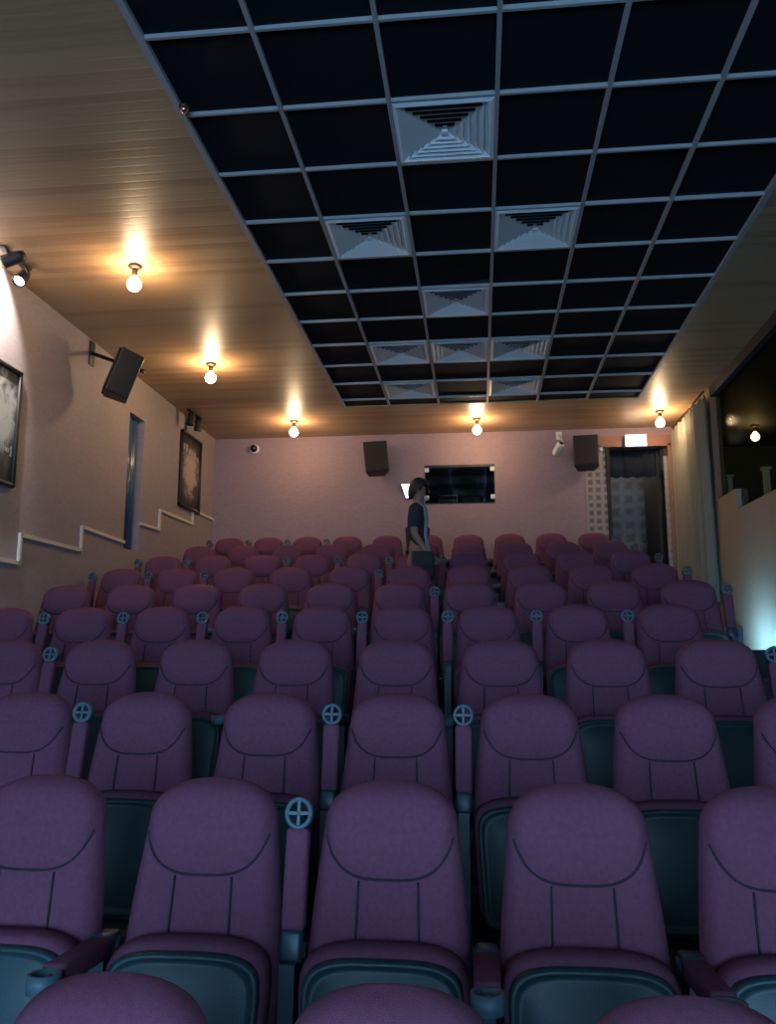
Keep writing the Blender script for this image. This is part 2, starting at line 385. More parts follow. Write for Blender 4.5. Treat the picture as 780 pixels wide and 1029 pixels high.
# ceiling: boards round a black tiled field
GX = [-1.615, -1.05, -.443, .150, .750, 1.335, 1.955]
GY1 = 9.88
GYS = [9.59 - .6055*k for k in range(23)]
b = MB()
b.box(XL, GX[0], YF, YB, ZC, ZC+.05); b.box(GX[-1], XR, YF, YB, ZC, ZC+.05); b.box(GX[0], GX[-1], GY1, YB, ZC, ZC+.05)
struct(b.build('ceiling', M['wood']))
vents = [(2,0),(1,0)]
VENT = {(2,8):0,(1,6):0,(3,6):0,(2,4):0,(1,2):0,(2,2):0,(3,2):0,(1,0):0,(3,0):0}     # (column, row counted from the back)
b = MB(); rnd = random.Random(3)
for c in range(6):
    for r in range(-1, 22):
        if (c, r) in VENT: continue
        y1 = GY1 if r < 0 else GYS[r]; y0 = GYS[r+1]
        # lay-in panels, a few of them sitting a little askew
        dz = [rnd.uniform(0,.006) for _ in range(4)]
        if (c, r) in ((1,5),(5,7),(2,5),(4,7)): dz[rnd.randrange(4)] += .03; dz[rnd.randrange(4)] += .02
        x0, x1 = GX[c], GX[c+1]; z = ZC+.012
        v = [(x0,y0,z+dz[0]),(x1,y0,z+dz[1]),(x1,y1,z+dz[2]),(x0,y1,z+dz[3])]
        b.add(v + [(p[0],p[1],ZC+.06) for p in v], [(0,1,2,3),(4,7,6,5),(0,4,5,1),(1,5,6,2),(2,6,7,3),(3,7,4,0)])
struct(b.build('ceiling_tiles', M['tile']))
b = MB(); w = .012
for i, x in enumerate(GX):
    ww = .02 if i in (0, 6) else w
    b.box(x-ww, x+ww, YF, GY1, ZC-.012, ZC+.02)
for y in GYS: 
    for c in range(6): b.box(GX[c]+w, GX[c+1]-w, y-.0085, y+.0085, ZC-.008, ZC+.018)
struct(b.build('ceiling_grid', M['bar']))
struct(MB().box(XL-.3,4.7,YF-.15,YB+1.7,ZC+.3,ZC+.4).build('ceiling_slab', M['dark']))

VL = {(2,8):'white louvred ceiling vent nearest the camera, largest of the nine',
 (1,6):'louvred ceiling vent in the second vent row, the left one of that pair',
 (3,6):'louvred ceiling vent in the second vent row, the right one of that pair',
 (2,4):'single louvred ceiling vent between the wide pair and the row of three',
 (1,2):'left louvred ceiling vent in the row of three side by side',
 (2,2):'middle louvred ceiling vent in the row of three side by side',
 (3,2):'right louvred ceiling vent in the row of three side by side',
 (1,0):'rearmost left louvred ceiling vent, nearest the pink back wall',
 (3,0):'rearmost right louvred ceiling vent, beside the middle back bulb'}
H = .29
def sq(b, h0, z0, h1, z1, th=.004):
    """four sloped blades of one square louvre ring, from half-width h0 at z0 to h1 at z1"""
    for q in range(4):
        R = Matrix.Rotation(q*PI/2, 4, 'Z')
        v = [(-h0,-h0,z0),(h0,-h0,z0),(h1,-h1,z1),(-h1,-h1,z1)]
        v2 = [(x, y+th, z+th*.6) for x,y,z in v]
        b.add([R @ Vector(p) for p in v+v2], [(0,1,2,3),(4,7,6,5),(0,4,5,1),(1,5,6,2),(2,6,7,3),(3,7,4,0)])
fm = MB()
for q in range(4):
    R = Matrix.Rotation(q*PI/2,4,'Z')
    v = [(-H,-H,-.006),(H,-H,-.006),(.262,-.262,-.014),(-.262,-.262,-.014)]
    v2 = [(x,y,.02) for x,y,z in v]
    fm.add([R@Vector(p) for p in v+v2], [(0,1,2,3),(4,7,6,5),(0,4,5,1),(1,5,6,2),(2,6,7,3),(3,7,4,0)])
lm = MB()
hs = [.262,.222,.182,.142,.102,.062]
for h in hs: sq(lm, h-.0405, .012, h, -.012)
cm = MB(); cm.add([(-.02,-.02,-.012),(.02,-.02,-.012),(.02,.02,-.012),(-.02,.02,-.012),(-.012,-.012,.03),(.012,-.012,.03),(.012,.012,.03),(-.012,.012,.03)],[(0,3,2,1),(4,5,6,7),(0,1,5,4),(1,2,6,5),(2,3,7,6),(3,0,4,7)])
dm = MB(); dm.box(-H,H,-H,H,.075,.08); dm.box(-H,-.27,-H,H,.021,.075); dm.box(.27,H,-H,H,.021,.075); dm.box(-.27,.27,-H,-.27,.021,.075); dm.box(-.27,.27,.27,H,.021,.075)
v0 = None
for (c, r), lab in VL.items():
    loc = ((GX[c]+GX[c+1])/2, (GYS[r]+GYS[r+1])/2, ZC)
    if v0 is None:
        v0 = empty('ceiling_vent', loc, lab, 'vent', 'louvred ceiling vents')
        fm.build('frame', M['vent'], v0); lm.build('louvres', M['vent'], v0); cm.build('core', M['vent'], v0); dm.build('duct_box', M['ventdark'], v0)
    else:
        o = copy_tree(v0); o.location = loc; o['label'] = lab

# ------------------------------------------------------------------ lamps
def bulb_lamp(x, y, lab, m, grp, drop=.135, first=[]):
    r = empty('ceiling_bulb', (x, y, ZC), lab, 'lamp', grp)
    MB().lathe([(.0,0),(.052,0),(.055,-.012),(.045,-.022),(.03,-.03)], 20).build('ceiling_rose', M['brass'], r)
    MB().lathe([(.022,-.028),(.024,-.05),(.021,-.085),(.018,-.088)], 16).build('socket', M['brass'], r)
    pr = [(.012,-.082),(.018,-.092)]
    R = .054; zc = -.158
    for i in range(1, 12):
        a = PI*(.16 + .84*i/12); pr.append((R*math.sin(a), zc + R*math.cos(a)))
    MB().lathe(pr, 20).build('bulb', m, r)
    return r
G = 'bare warm ceiling bulbs'
for x,y,lab in ((-2.64,5.90,'glowing bare bulb on the left boarded ceiling, nearest the camera'),
                (-2.76,8.16,'glowing bare bulb on the left boarded ceiling above the framed poster'),
                (-2.37,10.42,'glowing bare bulb at the back left corner of the ceiling'),
                (.02,10.56,'glowing bare bulb on the back ceiling strip, middle of three'),
                (2.31,10.46,'glowing bare bulb above the lit sign and cream curtain')):
    bulb_lamp(x, y, lab, M['bulb'], G)
bulb_lamp(3.72, 11.3, 'dimmer bare bulb glowing behind the dark glass at right', M['bulb2'], G)
# small round sensor on the grid edge
s = empty('ceiling_sensor', (-1.575,4.04,ZC-.012), 'small round copper sensor at the left edge of the tiled ceiling', 'sensor')
MB().lathe([(.0,0),(.028,0),(.03,-.012),(.024,-.016)],18).build('base', M['brass'], s)
MB().lathe([(.022,-.015),(.024,-.025),(.019,-.036),(.008,-.042),(.001,-.043)],18).build('dome', mat('copper',(.75,.4,.25),rough=.2,metal=.9), s)

def aim(frm, to):
    d = (Vector(to)-Vector(frm)).normalized()
    return d.to_track_quat('-Z','Y').to_matrix().to_4x4()
def spot_head(par, pos, to, lit, lab=None):
    mt = Matrix.Translation(pos) @ aim(pos, to)
    h = MB().lathe([(.012,.10),(.035,.095),(.045,.06),(.05,-.06),(.052,-.07),(.044,-.07),(.04,-.045)], 20, mt)
    o = child(h, 'spot_head', M['black'], par)
    l = MB().lathe([(.001,-.040),(.04,-.042),(.04,-.048),(.001,-.050)], 18, mt)
    child(l, 'lens', M['lens'] if lit else M['metal'], o)
    return mt
s = empty('spotlight', (-3.5,5.75,ZC), 'black twin spotlight under the ceiling above the large left poster', 'spotlight', 'twin spotlights on the left wall')
child(MB().rbox(-3.53,-3.47,5.46,5.86,ZC-.022,ZC,.008), 'ceiling_plate', M['black'], s)
for y in (5.52, 5.77): child(MB().tube([(-3.48,y,ZC-.02),(-3.46,y,2.94),(-3.44,y,2.90)], .012, 8), 'stem', M['black'], s)
spot_head(s, (-3.42,5.50,2.90), (-4.36,5.445,2.57), True)
spot_head(s, (-3.5,5.77,2.88), (-3.45,4.9,1.9), True)
ld = bpy.data.lights.new('spot_beam','SPOT'); ld.energy = 150; ld.spot_size = math.radians(144); ld.spot_blend = .1; ld.color = (1,.97,.9); ld.shadow_soft_size = .02
lo = bpy.data.objects.new('spot_beam', ld); COL.objects.link(lo); lo.parent = s; lo.matrix_parent_inverse = s.matrix_basis.inverted()
lo.matrix_basis = Matrix.Translation((-3.502,5.496,2.872)) @ aim((-3.502,5.496,2.872),(-4.442,5.441,2.542))
s = empty('spotlight', (-3.55,9.95,ZC), 'small unlit black twin spotlight above the framed poster', 'spotlight', 'twin spotlights on the left wall')
child(MB().rbox(-3.58,-3.52,9.72,10.16,ZC-.022,ZC,.008), 'ceiling_plate', M['black'], s)
for y,t_ in ((9.80,(-3.72,9.7,1.5)),(10.08,(-3.72,10.2,1.5))):
    child(MB().tube([(-3.55,y,ZC-.02),(-3.55,y,2.90)], .012, 8), 'stem', M['black'], s)
    spot_head(s, (-3.55,y,2.88), t_, False)
# step light low on the right aisle
s = empty('aisle_light', (2.28,8.25,FL[7]), 'cool white aisle step light washing the base of the right half wall', 'light')
child(MB().rbox(2.24,2.28,7.98,8.52,FL[7],FL[7]+.09,.01), 'housing', M['black'], s)
child(MB().box(2.281,2.286,8.0,8.5,FL[7]+.03,FL[7]+.075), 'lit_strip', emat('step_glow',(.22,.58,1),190), s)

# ------------------------------------------------------------------ speakers, cameras
def speaker(loc, rot, lab, wall_pt):
    s = empty('loudspeaker', loc, lab, 'speaker', 'black wall loudspeakers', rot)
    b = MB(); b.prism([(-.165,0),(.165,0),(.11,.22),(-.11,.22)], 'Z', -.22, .22)
    o = b.build('cabinet', M['black'], s); bv = o.modifiers.new('b','BEVEL'); bv.width=.012; bv.segments=2
    MB().rbox(-.152,.152,-.022,-.002,-.207,.207,.008).build('grille', M['grille'], s)
    MB().rbox(-.02,.02,-.0245,-.0215,-.195,-.185,.001).build('badge', M['metal'], s)
    inv = (Matrix.Translation(loc) @ (Matrix.Rotation(rot[2],4,'Z') @ Matrix.Rotation(rot[1],4,'Y') @ Matrix.Rotation(rot[0],4,'X'))).inverted()
    wp = inv @ Vector(wall_pt)
    MB().tube([(0,.20,.12), (0,.26,.12), tuple(wp)], .018, 10).build('bracket_arm', M['black'], s)
    return s
speaker((-3.38,7.18,2.60), (math.radians(-18),math.radians(4),math.radians(-62)), 'black loudspeaker on an arm on the left wall', (-3.69,7.36,2.86))
s = kids(bpy.data.objects['loudspeaker'])[0].parent
child(MB().rbox(XL,XL+.015,7.33,7.43,2.74,2.98,.004), 'wall_plate', M['black'], s)
speaker((-1.345,10.93,2.62), (math.radians(-6),math.radians(-5),math.radians(10)), 'black loudspeaker hung on the middle of the back wall', (-1.36,YB,2.75))
speaker((1.445,10.93,2.63), (math.radians(-8),0,math.radians(-6)), 'black loudspeaker on the back wall left of the doorway', (1.5,YB,2.75))

s = empty('mounted_dome_camera', (-3.12,YB,2.84), 'small round black and white dome camera high on the back wall', 'camera')
rm = Matrix.Translation((-3.12,YB,2.84)) @ Matrix.Rotation(PI/2,4,'X')
child(MB().lathe([(.0,0),(.07,0),(.07,.03),(.058,.045)],24,rm), 'base', M['white'], s)
child(MB().lathe([(.055,.04),(.05,.07),(.03,.092),(.001,.1)],24,rm), 'dome', mat('camera_dome',(.01,.01,.012),rough=.08), s)
s = empty('mounted_security_camera', (1.15,YB,2.88), 'white security camera on a slanted arm left of the right back speaker', 'camera')
child(MB().tube([(1.13,YB-.02,2.92),(1.16,YB-.10,2.83),(1.17,YB-.13,2.74)], .016, 10), 'arm', M['trim'], s)
child(MB().rbox(1.09,1.17,YB-.015,YB,2.86,2.97,.005), 'wall_plate', M['white'], s)
mt = Matrix.Translation((1.10,YB-.18,2.69)) @ Matrix.Rotation(math.radians(25),4,'Z') @ Matrix.Rotation(math.radians(-35),4,'X')
child(MB().rbox(-.045,.045,-.10,.10,-.04,.04,.015,3,mt), 'camera_body', M['white'], s)
child(MB().lathe([(.03,.10),(.03,.108),(.022,.108),(.02,.103)],18,mt @ Matrix.Rotation(PI/2,4,'X')), 'lens', M['black'], s)

# small lit port on the back wall, left of the booth window
s = empty('mounted_lamp', (-.96,YB,2.2), 'small glowing white light on the pink wall beside the person\'s head', 'light')
q = [(-1.03,2.285),(-.89,2.285),(-.895,2.09),(-.965,2.09)]
child(MB().prism([(x+(.012 if x>-.96 else -.012), z+(.012 if z>2.2 else -.012)) for x,z in q],'Y',YB-.02,YB), 'housing', M['black'], s)
child(MB().prism(q,'Y',YB-.028,YB-.021), 'lit_panel', M['port'], s)

# ------------------------------------------------------------------ posters on the left wall
def poster_print(name, centre, pale, sy, sz):
    m = mat(name, (.03,.033,.033), rough=.5, spec=.2); nt = m.node_tree; p = nt.nodes['Principled BSDF']; L = nt.links.new
    tc = nt.nodes.new('ShaderNodeTexCoord'); mp = nt.nodes.new('ShaderNodeMapping'); mp.vector_type = 'TEXTURE'
    mp.inputs['Location'].default_value = centre; mp.inputs['Scale'].default_value = (1, sy, sz); L(tc.outputs['Object'], mp.inputs[0])
    g = nt.nodes.new('ShaderNodeTexGradient'); g.gradient_type = 'SPHERICAL'; L(mp.outputs[0], g.inputs[0])
    n = nt.nodes.new('ShaderNodeTexNoise'); n.inputs['Scale'].default_value = 7.5; n.inputs['Detail'].default_value = 4; n.inputs['Distortion'].default_value = .8; L(tc.outputs['Object'], n.inputs['Vector'])
    u = nt.nodes.new('ShaderNodeMath'); u.operation = 'MULTIPLY'; L(g.outputs['Fac'], u.inputs[0]); L(n.outputs['Fac'], u.inputs[1])
    cr = nt.nodes.new('ShaderNodeValToRGB'); e = cr.color_ramp.elements
    e[0].position = .10; e[0].color = (.018,.021,.021,1); e[1].position = .37; e[1].color = tuple(pale) + (1,)
    k = cr.color_ramp.elements.new(.21); k.color = tuple(c*.2 for c in pale) + (1,)
    L(u.outputs[0], cr.inputs[0]); L(cr.outputs[0], p.inputs['Base Color'])
    return m
def poster(y0,y1,z0,z1,lab,pm,title):
    s = empty('framed_poster', (XL,(y0+y1)/2,z0), lab, 'poster', 'framed posters on the left wall')
    b = MB(); w = .035; W0 = y1-y0; H0 = z1-z0
    for a,c,d,e in ((y0,y1,z0,z0+w),(y0,y1,z1-w,z1),(y0,y0+w,z0,z1),(y1-w,y1,z0,z1)): b.rbox(XL,XL+.04,a,c,d,e,.005,1)
    child(b,'frame',M['black'],s)
    child(MB().box(XL,XL+.018,y0+w,y1-w,z0+w,z1-w),'print',poster_print('poster_sheet',(XL+.018,y0+(.62 if title==1 else .52)*W0,z0+(.60 if title==1 else .50)*H0),(.42,.44,.43) if title==1 else (.46,.37,.30),.75*W0,.62*H0),s)
    H_ = z1-z0; W_ = y1-y0
    b = MB()
    if title == 1: strokes(b, 'The1', y0+.715*W_, z0+.285*H_, .046)
    else:
        for i in range(6):                                        # worn, unreadable title blocks
            y = y0+w+.03+i*(W_-2*w-.06)/6; h = .10*H_*(.8+.2*math.sin(i*2.1))
            b.box(XL+.018,XL+.0215,y,y+.07*W_+.02,z0+.76*H_-.012*i,z0+.76*H_-.012*i+h)
    child(b,'title',pm,s)
GL = {'T':[(0,1,1,1),(.5,0,.5,1)],'h':[(0,0,0,1),(0,.55,.8,.55),(.8,0,.8,.55)],'e':[(0,.3,.8,.3),(0,0,.8,0),(0,0,0,.6),(0,.6,.8,.6),(.8,.3,.8,.6)],'1':[(.4,-.5,.4,1.1),(0,-.5,.8,-.5),(.1,.8,.4,1.1)]}
def strokes(b, txt, y, z, h):
    t = .16*h
    for ch in txt:
        for (a,c,d,e) in GL[ch]:
            if a == d: b.box(XL+.018,XL+.0215,y+a*h*.8-t/2,y+a*h*.8+t/2,z+min(c,e)*h,z+max(c,e)*h)
            elif c == e: b.box(XL+.018,XL+.0215,y+min(a,d)*h*.8,y+max(a,d)*h*.8,z+c*h-t/2,z+c*h+t/2)
            else: b.prism([(y+a*h*.8,z+c*h-t/2),(y+d*h*.8,z+e*h-t/2),(y+d*h*.8,z+e*h+t/2),(y+a*h*.8,z+c*h+t/2)],'X',XL+.018,XL+.0215)
        y += h*1.05
poster(5.38,6.17,1.29,2.25,'large framed grey poster on the left wall at the picture edge',M['printlight'],1)
poster(9.86,10.60,1.80,2.78,'tall framed poster with pale figure on the far left wall',M['printtan'],2)

# ------------------------------------------------------------------ cream curtain along the right wall
b = MB(); n = 150; vs=[]; fs=[]; Y0,Y1 = YS-.06, YB-.14
for i in range(n+1):
    t_ = i/n; y = Y0+(Y1-Y0)*t_
    for j in range(9):
        s_ = j/8; z = .55+(2.93-.55)*s_
        if j == 8: z -= .035*abs(math.sin(t_*8*PI))**.7
        a = .030+.02*(1-s_)
        vs.append((XR-.075+a*math.sin(t_*8*2*PI+.5*math.sin(3*s_)) + .008*math.sin(t_*23), y+.012*math.sin(t_*8*4*PI), z))
for i in range(n):
    for j in range(8): fs.append((i*9+j,(i+1)*9+j,(i+1)*9+j+1,i*9+j+1))
cr = empty('curtain', (XR-.07,(Y0+Y1)/2,.55), 'long cream pleated curtain hanging along the right wall by the doorway', 'curtain')
o = child(b.add(vs,fs,True),'cloth',M['curtain'],cr); o.modifiers.new('t','SOLIDIFY').thickness=.004
child(MB().tube([(XR-.07,Y0,2.955),(XR-.07,Y1,2.955)],.010,8),'rail',M['brass'],cr)
for i in range(9):
    y = Y0+(Y1-Y0)*min(max(i/8,.01),.99)
    child(MB().tube([(XR-.07,y,2.965),(XR-.055,y,2.945),(XR-.07,y,2.92)],.006,6),'hook',M['brass'],cr)

# ------------------------------------------------------------------ cinema seats
REC = .20                                                             # recline: forward shift per metre down
def half_width(d):
    if d < .12: return max(.004, .206*(1-(1-d/.12)**2.35)**(1/2.35))
    if d < .56: t = (d-.12)/.44; return .206 + .038*(1.5*t-.5*t*t*t)
    return .244 - .010*((d-.56)/.16)
def head_seam(x):
    t = min(1, abs(x)/.205)
    return .062 + .180*max(0,1-t**3.4)**(1/1.9)
def seam_x(d): return .088 + .03*max(0,d-.24)
def back_front_y(x, d, groove=True):
    """front face of the backrest at x, d below the crown"""
    hw = half_width(d); u = min(1, abs(x)/hw)
    edge = (1-u**6)**.5 if u < 1 else 0
    crown = 1-math.exp(-d/.02)
    y = -.062*edge*crown
    y -= .014*max(0, min(1, (u-.55)/.3))*edge*crown*min(1, d/.3)      # side bolsters
    hs = head_seam(x)
    y -= .012*max(0,min(1,(hs-d)/.05))*crown*edge                     # head cushion stands proud
    if groove:
        g = math.exp(-((d-hs)/.010)**2) if abs(x) < .198 else 0
        if d > .235: g = max(g, math.exp(-((abs(x)-seam_x(d))/.010)**2))
        y += .007*g*edge
    return y - REC*d
ds = [0]+[.12*(1-math.cos(a)) for a in [PI/2*i/9 for i in range(1,10)]]
ds += [.12+.0125*i for i in range(1, 49)]
us = [math.sin(PI/2*(-1+2*i/46)*.92)/math.sin(PI/2*.92) for i in range(47)]
b = MB(); vs=[]; fs=[]
for d in ds:
    hw = half_width(d); vs += [(u*hw, back_front_y(u*hw,d), 1-d) for u in us]
for d in ds:
    hw = half_width(d); vs += [(u*hw, .022*(1-abs(u)**6)**.5*(1-math.exp(-d/.02)) - REC*d, 1-d) for u in us]
n = len(us); mrow = len(ds); O = n*mrow
for i in range(mrow-1):
    for j in range(n-1):
        fs.append((i*n+j,(i+1)*n+j,(i+1)*n+j+1,i*n+j+1)); fs.append((O+i*n+j,O+i*n+j+1,O+(i+1)*n+j+1,O+(i+1)*n+j))
    for j in (0,n-1): fs.append((i*n+j,O+i*n+j,O+(i+1)*n+j,(i+1)*n+j))
for j in range(n-1): fs.append(((mrow-1)*n+j,O+(mrow-1)*n+j,O+(mrow-1)*n+j+1,(mrow-1)*n+j+1)); fs.append((j,j+1,O+j+1,O+j))
seat0 = empty('cinema_chair', (0,0,0), 'x', 'seat', 'cinema chairs')
back = b.add(vs,fs,True).build('backrest', M['fabric'], seat0)
b = MB()
b.tube([(x, back_front_y(x,head_seam(x),False)+.001, 1-head_seam(x)) for x in [.192*math.sin(PI/2*(-1+2*i/56)) for i in range(57)]], .0036, 6)
for s in (-1,1):
    b.tube([(s*seam_x(d), back_front_y(seam_x(d),d,False)+.001, 1-d) for d in [.245+.45*i/20 for i in range(21)]], .0036, 6)
b.build('seam_line', M['seam'], back)
# rear shell
b = MB(); vs=[]; fs=[]
dd = [.035+.02*i for i in range(32)]
for dy, k in ((.015,1.0),(.045,.9)):
    for d in dd:
        hw = half_width(d)*.95*k
        vs += [(u*hw, dy-REC*d, 1-d-(.01 if dy>.02 else 0)) for u in (-1,-.6,-.2,.2,.6,1)]
n=6; m_=len(dd); O=n*m_
for i in range(m_-1):
    for j in range(n-1): fs += [(i*n+j,(i+1)*n+j,(i+1)*n+j+1,i*n+j+1),(O+i*n+j,O+i*n+j+1,O+(i+1)*n+j+1,O+(i+1)*n+j)]
    for j in (0,n-1): fs.append((i*n+j,O+i*n+j,O+(i+1)*n+j,(i+1)*n+j))
for j in range(n-1): fs += [(j,j+1,O+j+1,O+j),((m_-1)*n+j,O+(m_-1)*n+j,O+(m_-1)*n+j+1,(m_-1)*n+j+1)]
b.add(vs,fs,True).build('back_shell', M['plastic'], seat0)
# tipped-up seat: upholstered slab with a plastic tray on its underside
def outline(w, z0, z1, ntop=2.6, rt=.13):
    """seat outline seen from the screen: broad rounded top (front edge of the cushion), narrower bottom"""
    pts=[]
    for i in range(25):
        a = PI*i/24; c,s_ = math.cos(a),math.sin(a)
        pts.append((w*math.copysign(abs(c)**(2/ntop),c), z1-rt+rt*abs(s_)**(2/ntop)))
    pts += [(-w*.93,z0+.04),(-w*.84,z0),(w*.84,z0),(w*.93,z0+.04)]
    return pts
def slab(layers):
    """layers: (scale, y, centre) rings over the same outline"""
    b = MB(); vs=[]; fs=[]; N=None
    for poly,y,lean in layers:
        N=len(poly); vs += [(x, y+lean*(z-.25), z) for x,z in poly]
    L_=len(layers)
    for l in range(L_-1):
        fs += [(l*N+i,l*N+(i+1)%N,(l+1)*N+(i+1)%N,(l+1)*N+i) for i in range(N)]
    fs += [tuple(range(N))[::-1], tuple((L_-1)*N+i for i in range(N))]
    return b.add(vs,fs,True)
def ins(poly, k, dz=0): return [(x*k, .42+(z-.42)*k+dz) for x,z in poly]
P0 = outline(.238,.215,.628,3.2,.11)
ln=.16
pad = slab([(ins(P0,.90),-.208,ln),(ins(P0,.97),-.214,ln),(ins(P0,1.0),-.230,ln),(ins(P0,1.0),-.262,ln),(ins(P0,.985),-.280,ln),(ins(P0,.95),-.290,ln),(ins(P0,.90),-.292,ln)]).build('seat_cushion', M['fabric'], seat0)
P1 = outline(.222,.20,.606,3.6,.10)
slab([(P1,-.286,ln),(P1,-.308,ln),(ins(P1,.98),-.315,ln),(ins(P1,.93),-.316,ln),(ins(P1,.90),-.307,ln),(ins(P1,.84),-.311,ln),(ins(P1,.5),-.322,ln)]).build('seat_tray', M['plastic'], pad)
b = MB(); b.tube([(-.27,-.20,.30),(.245,-.20,.30)], .018, 10); b.build('hinge_bar', M['metal'], seat0)
# side standard (between neighbours) with foot and pivot
def standard(x):
    b = MB(); b.prism([(-.26,.03),(-.02,.03),(-.07,.30),(-.085,.56),(-.20,.57),(-.22,.30)],'X',x-.022,x+.022)
    b.rbox(x-.045,x+.045,-.30,.02,0,.035,.008)
    return b
standard(-.2775).build('standard', M['plastic'], seat0)
def arm_parts(x, up, par):
    root = None
    mt = Matrix.Translation((x,-.135,.585)) @ (Matrix.Rotation(math.radians(-11.5),4,'X') if up else Matrix.Rotation(math.radians(86),4,'X'))
    b = MB().rbox(-.035,.035,-.026,.026,.045,.30,.014,3,mt); a = b.build('armrest', M['fabric'], par)
    b = MB()
    ring = [Vector((.0385*math.cos(2*PI*k/24),-.005,.34+.0385*math.sin(2*PI*k/24))) for k in range(24)]
    # flat ring with a cross, axis along the pad's thickness
    vs=[];fs=[]
    for k in range(28):
        a_=2*PI*k/28; c,s_=math.cos(a_),math.sin(a_)
        for r,y in ((.031,-.022),(.042,-.022),(.042,.018),(.031,.018)): vs.append(mt@Vector((r*c,y,.338+r*s_)))
    for k in range(28):
        k2=(k+1)%28
        for q in range(4): fs.append((k*4+q,k*4+(q+1)%4,k2*4+(q+1)%4,k2*4+q))
    b.add(vs,fs,True)
    b.box(-.032,.032,-.018,.008,.3335,.3425,mt); b.box(-.0045,.0045,-.018,.008,.306,.370,mt)
    b.build('cup_holder', M['ring'], a)
    b = MB().rbox(-.033,.033,-.03,.03,-.03,.05,.012,2,mt)
    b.tube([(x-.04,-.135,.585),(x+.04,-.135,.585)], .020, 14); b.build('armrest_hinge', M['metal'], a)
    return a
# the two armrest poses, left side of a seat and right side (row ends)
proto_up = arm_parts(-.2775, True, seat0)
seat1 = empty('cinema_chair', (0,0,0), 'x', 'seat', 'cinema chairs')
arm_dn = arm_parts(-.2775, False, seat1)
end_up = arm_parts(.2775, True, seat1); end_std = standard(.2775).build('standard', M['plastic'], seat1); end_dn = arm_parts(.2775, False, seat1)

f_, ph_, ps_ = 838, math.atan(141/838), math.atan(92*math.cos(math.atan(141/838))/838)
def X(n0, sp, lo, hi): 
    return [round(n0+sp*k,3) for k in range(lo, hi+1)]
ROWX = [ X(-.155,.478,-1,1), X(-.253,.508,-2,2), X(-.335,.526,-3,3), X(.107,.547,-5,2),
         [-3.26,-2.70,-2.135,-1.58,-1.035,-.50,.06,.63,1.20], X(-.066,.549,-6,3),
         X(-.085,.545,-6,3), X(-.095,.543,-6,3), X(-.105,.535,-6,3), X(-.115,.525,-6,3) ]
# which armrests (left of each seat) stand raised
UP = {0:[0,0,0], 1:[0,0,1,0,0], 2:[0,1,0,1,1,0,0], 3:[0,1,0,0,0,0,0,0]}
rr = random.Random(11)
for k in range(4,10): UP[k] = [1 if (k<5 or rr.random()<.35) else 0 for _ in ROWX[k]]
ORD = ['first','second','third','fourth','fifth','sixth','seventh','eighth','ninth','tenth']
RN = ['nearest row, only crowns at the bottom edge','second row from the camera','third row from the camera','fourth row from the camera','fifth row from the camera','sixth row from the camera','seventh row from the camera','third row from the back','second row from the back','back row by the pink wall']
done = 0
def attach(src, par): return copy_tree(src, par)
for k in range(10):
    xs = ROWX[k]
    for i, x in enumerate(xs):
        root = empty('cinema_chair', (x, ROWY[k], FL[k]), None, 'seat', 'cinema chairs, '+RN[k].split(',')[0])
        root.scale = ((xs[-1]-xs[0])/(len(xs)-1)/.562*(.95 if k == 4 else 1), 1, 1)
        for ch in kids(seat0):
            if ch == proto_up: continue
            copy_tree(ch, root)
        up = UP[k][i]
        attach(proto_up if up else arm_dn, root)
        if i == len(xs)-1:
            attach(end_std, root); attach(end_dn if k in (0,1,2,4) else end_up, root)
        pos = 'first from the left' if i == 0 else ('rightmost' if i == len(xs)-1 else ORD[i]+' from the left')
        root['label'] = f'burgundy tip-up cinema seat, {pos} in the {RN[k]}' if k else f'purple cinema seat crown at the bottom picture edge, {["left","middle","right"][i]} one of three'
def wipe(o):
    for c in kids(o): wipe(c)
    bpy.data.objects.remove(o)
wipe(seat0); wipe(seat1)

# ------------------------------------------------------------------ standing person
def skin(name, verts, edges, radii, m, parent, sub=2, root=0):
    me = bpy.data.meshes.new(name); me.from_pydata(verts, edges, []); o = bpy.data.objects.new(name, me); COL.objects.link(o)
    md = o.modifiers.new('skin','SKIN'); md.use_smooth_shade = True
    for i, r in enumerate(radii):
        sv = me.skin_vertices[0].data[i]; sv.radius = r if isinstance(r,tuple) else (r,r); sv.use_root = (i == root)
    ss = o.modifiers.new('sub','SUBSURF'); ss.levels = sub; ss.render_levels = sub
    me.materials.append(m)
    if parent: o.parent = parent
    return o
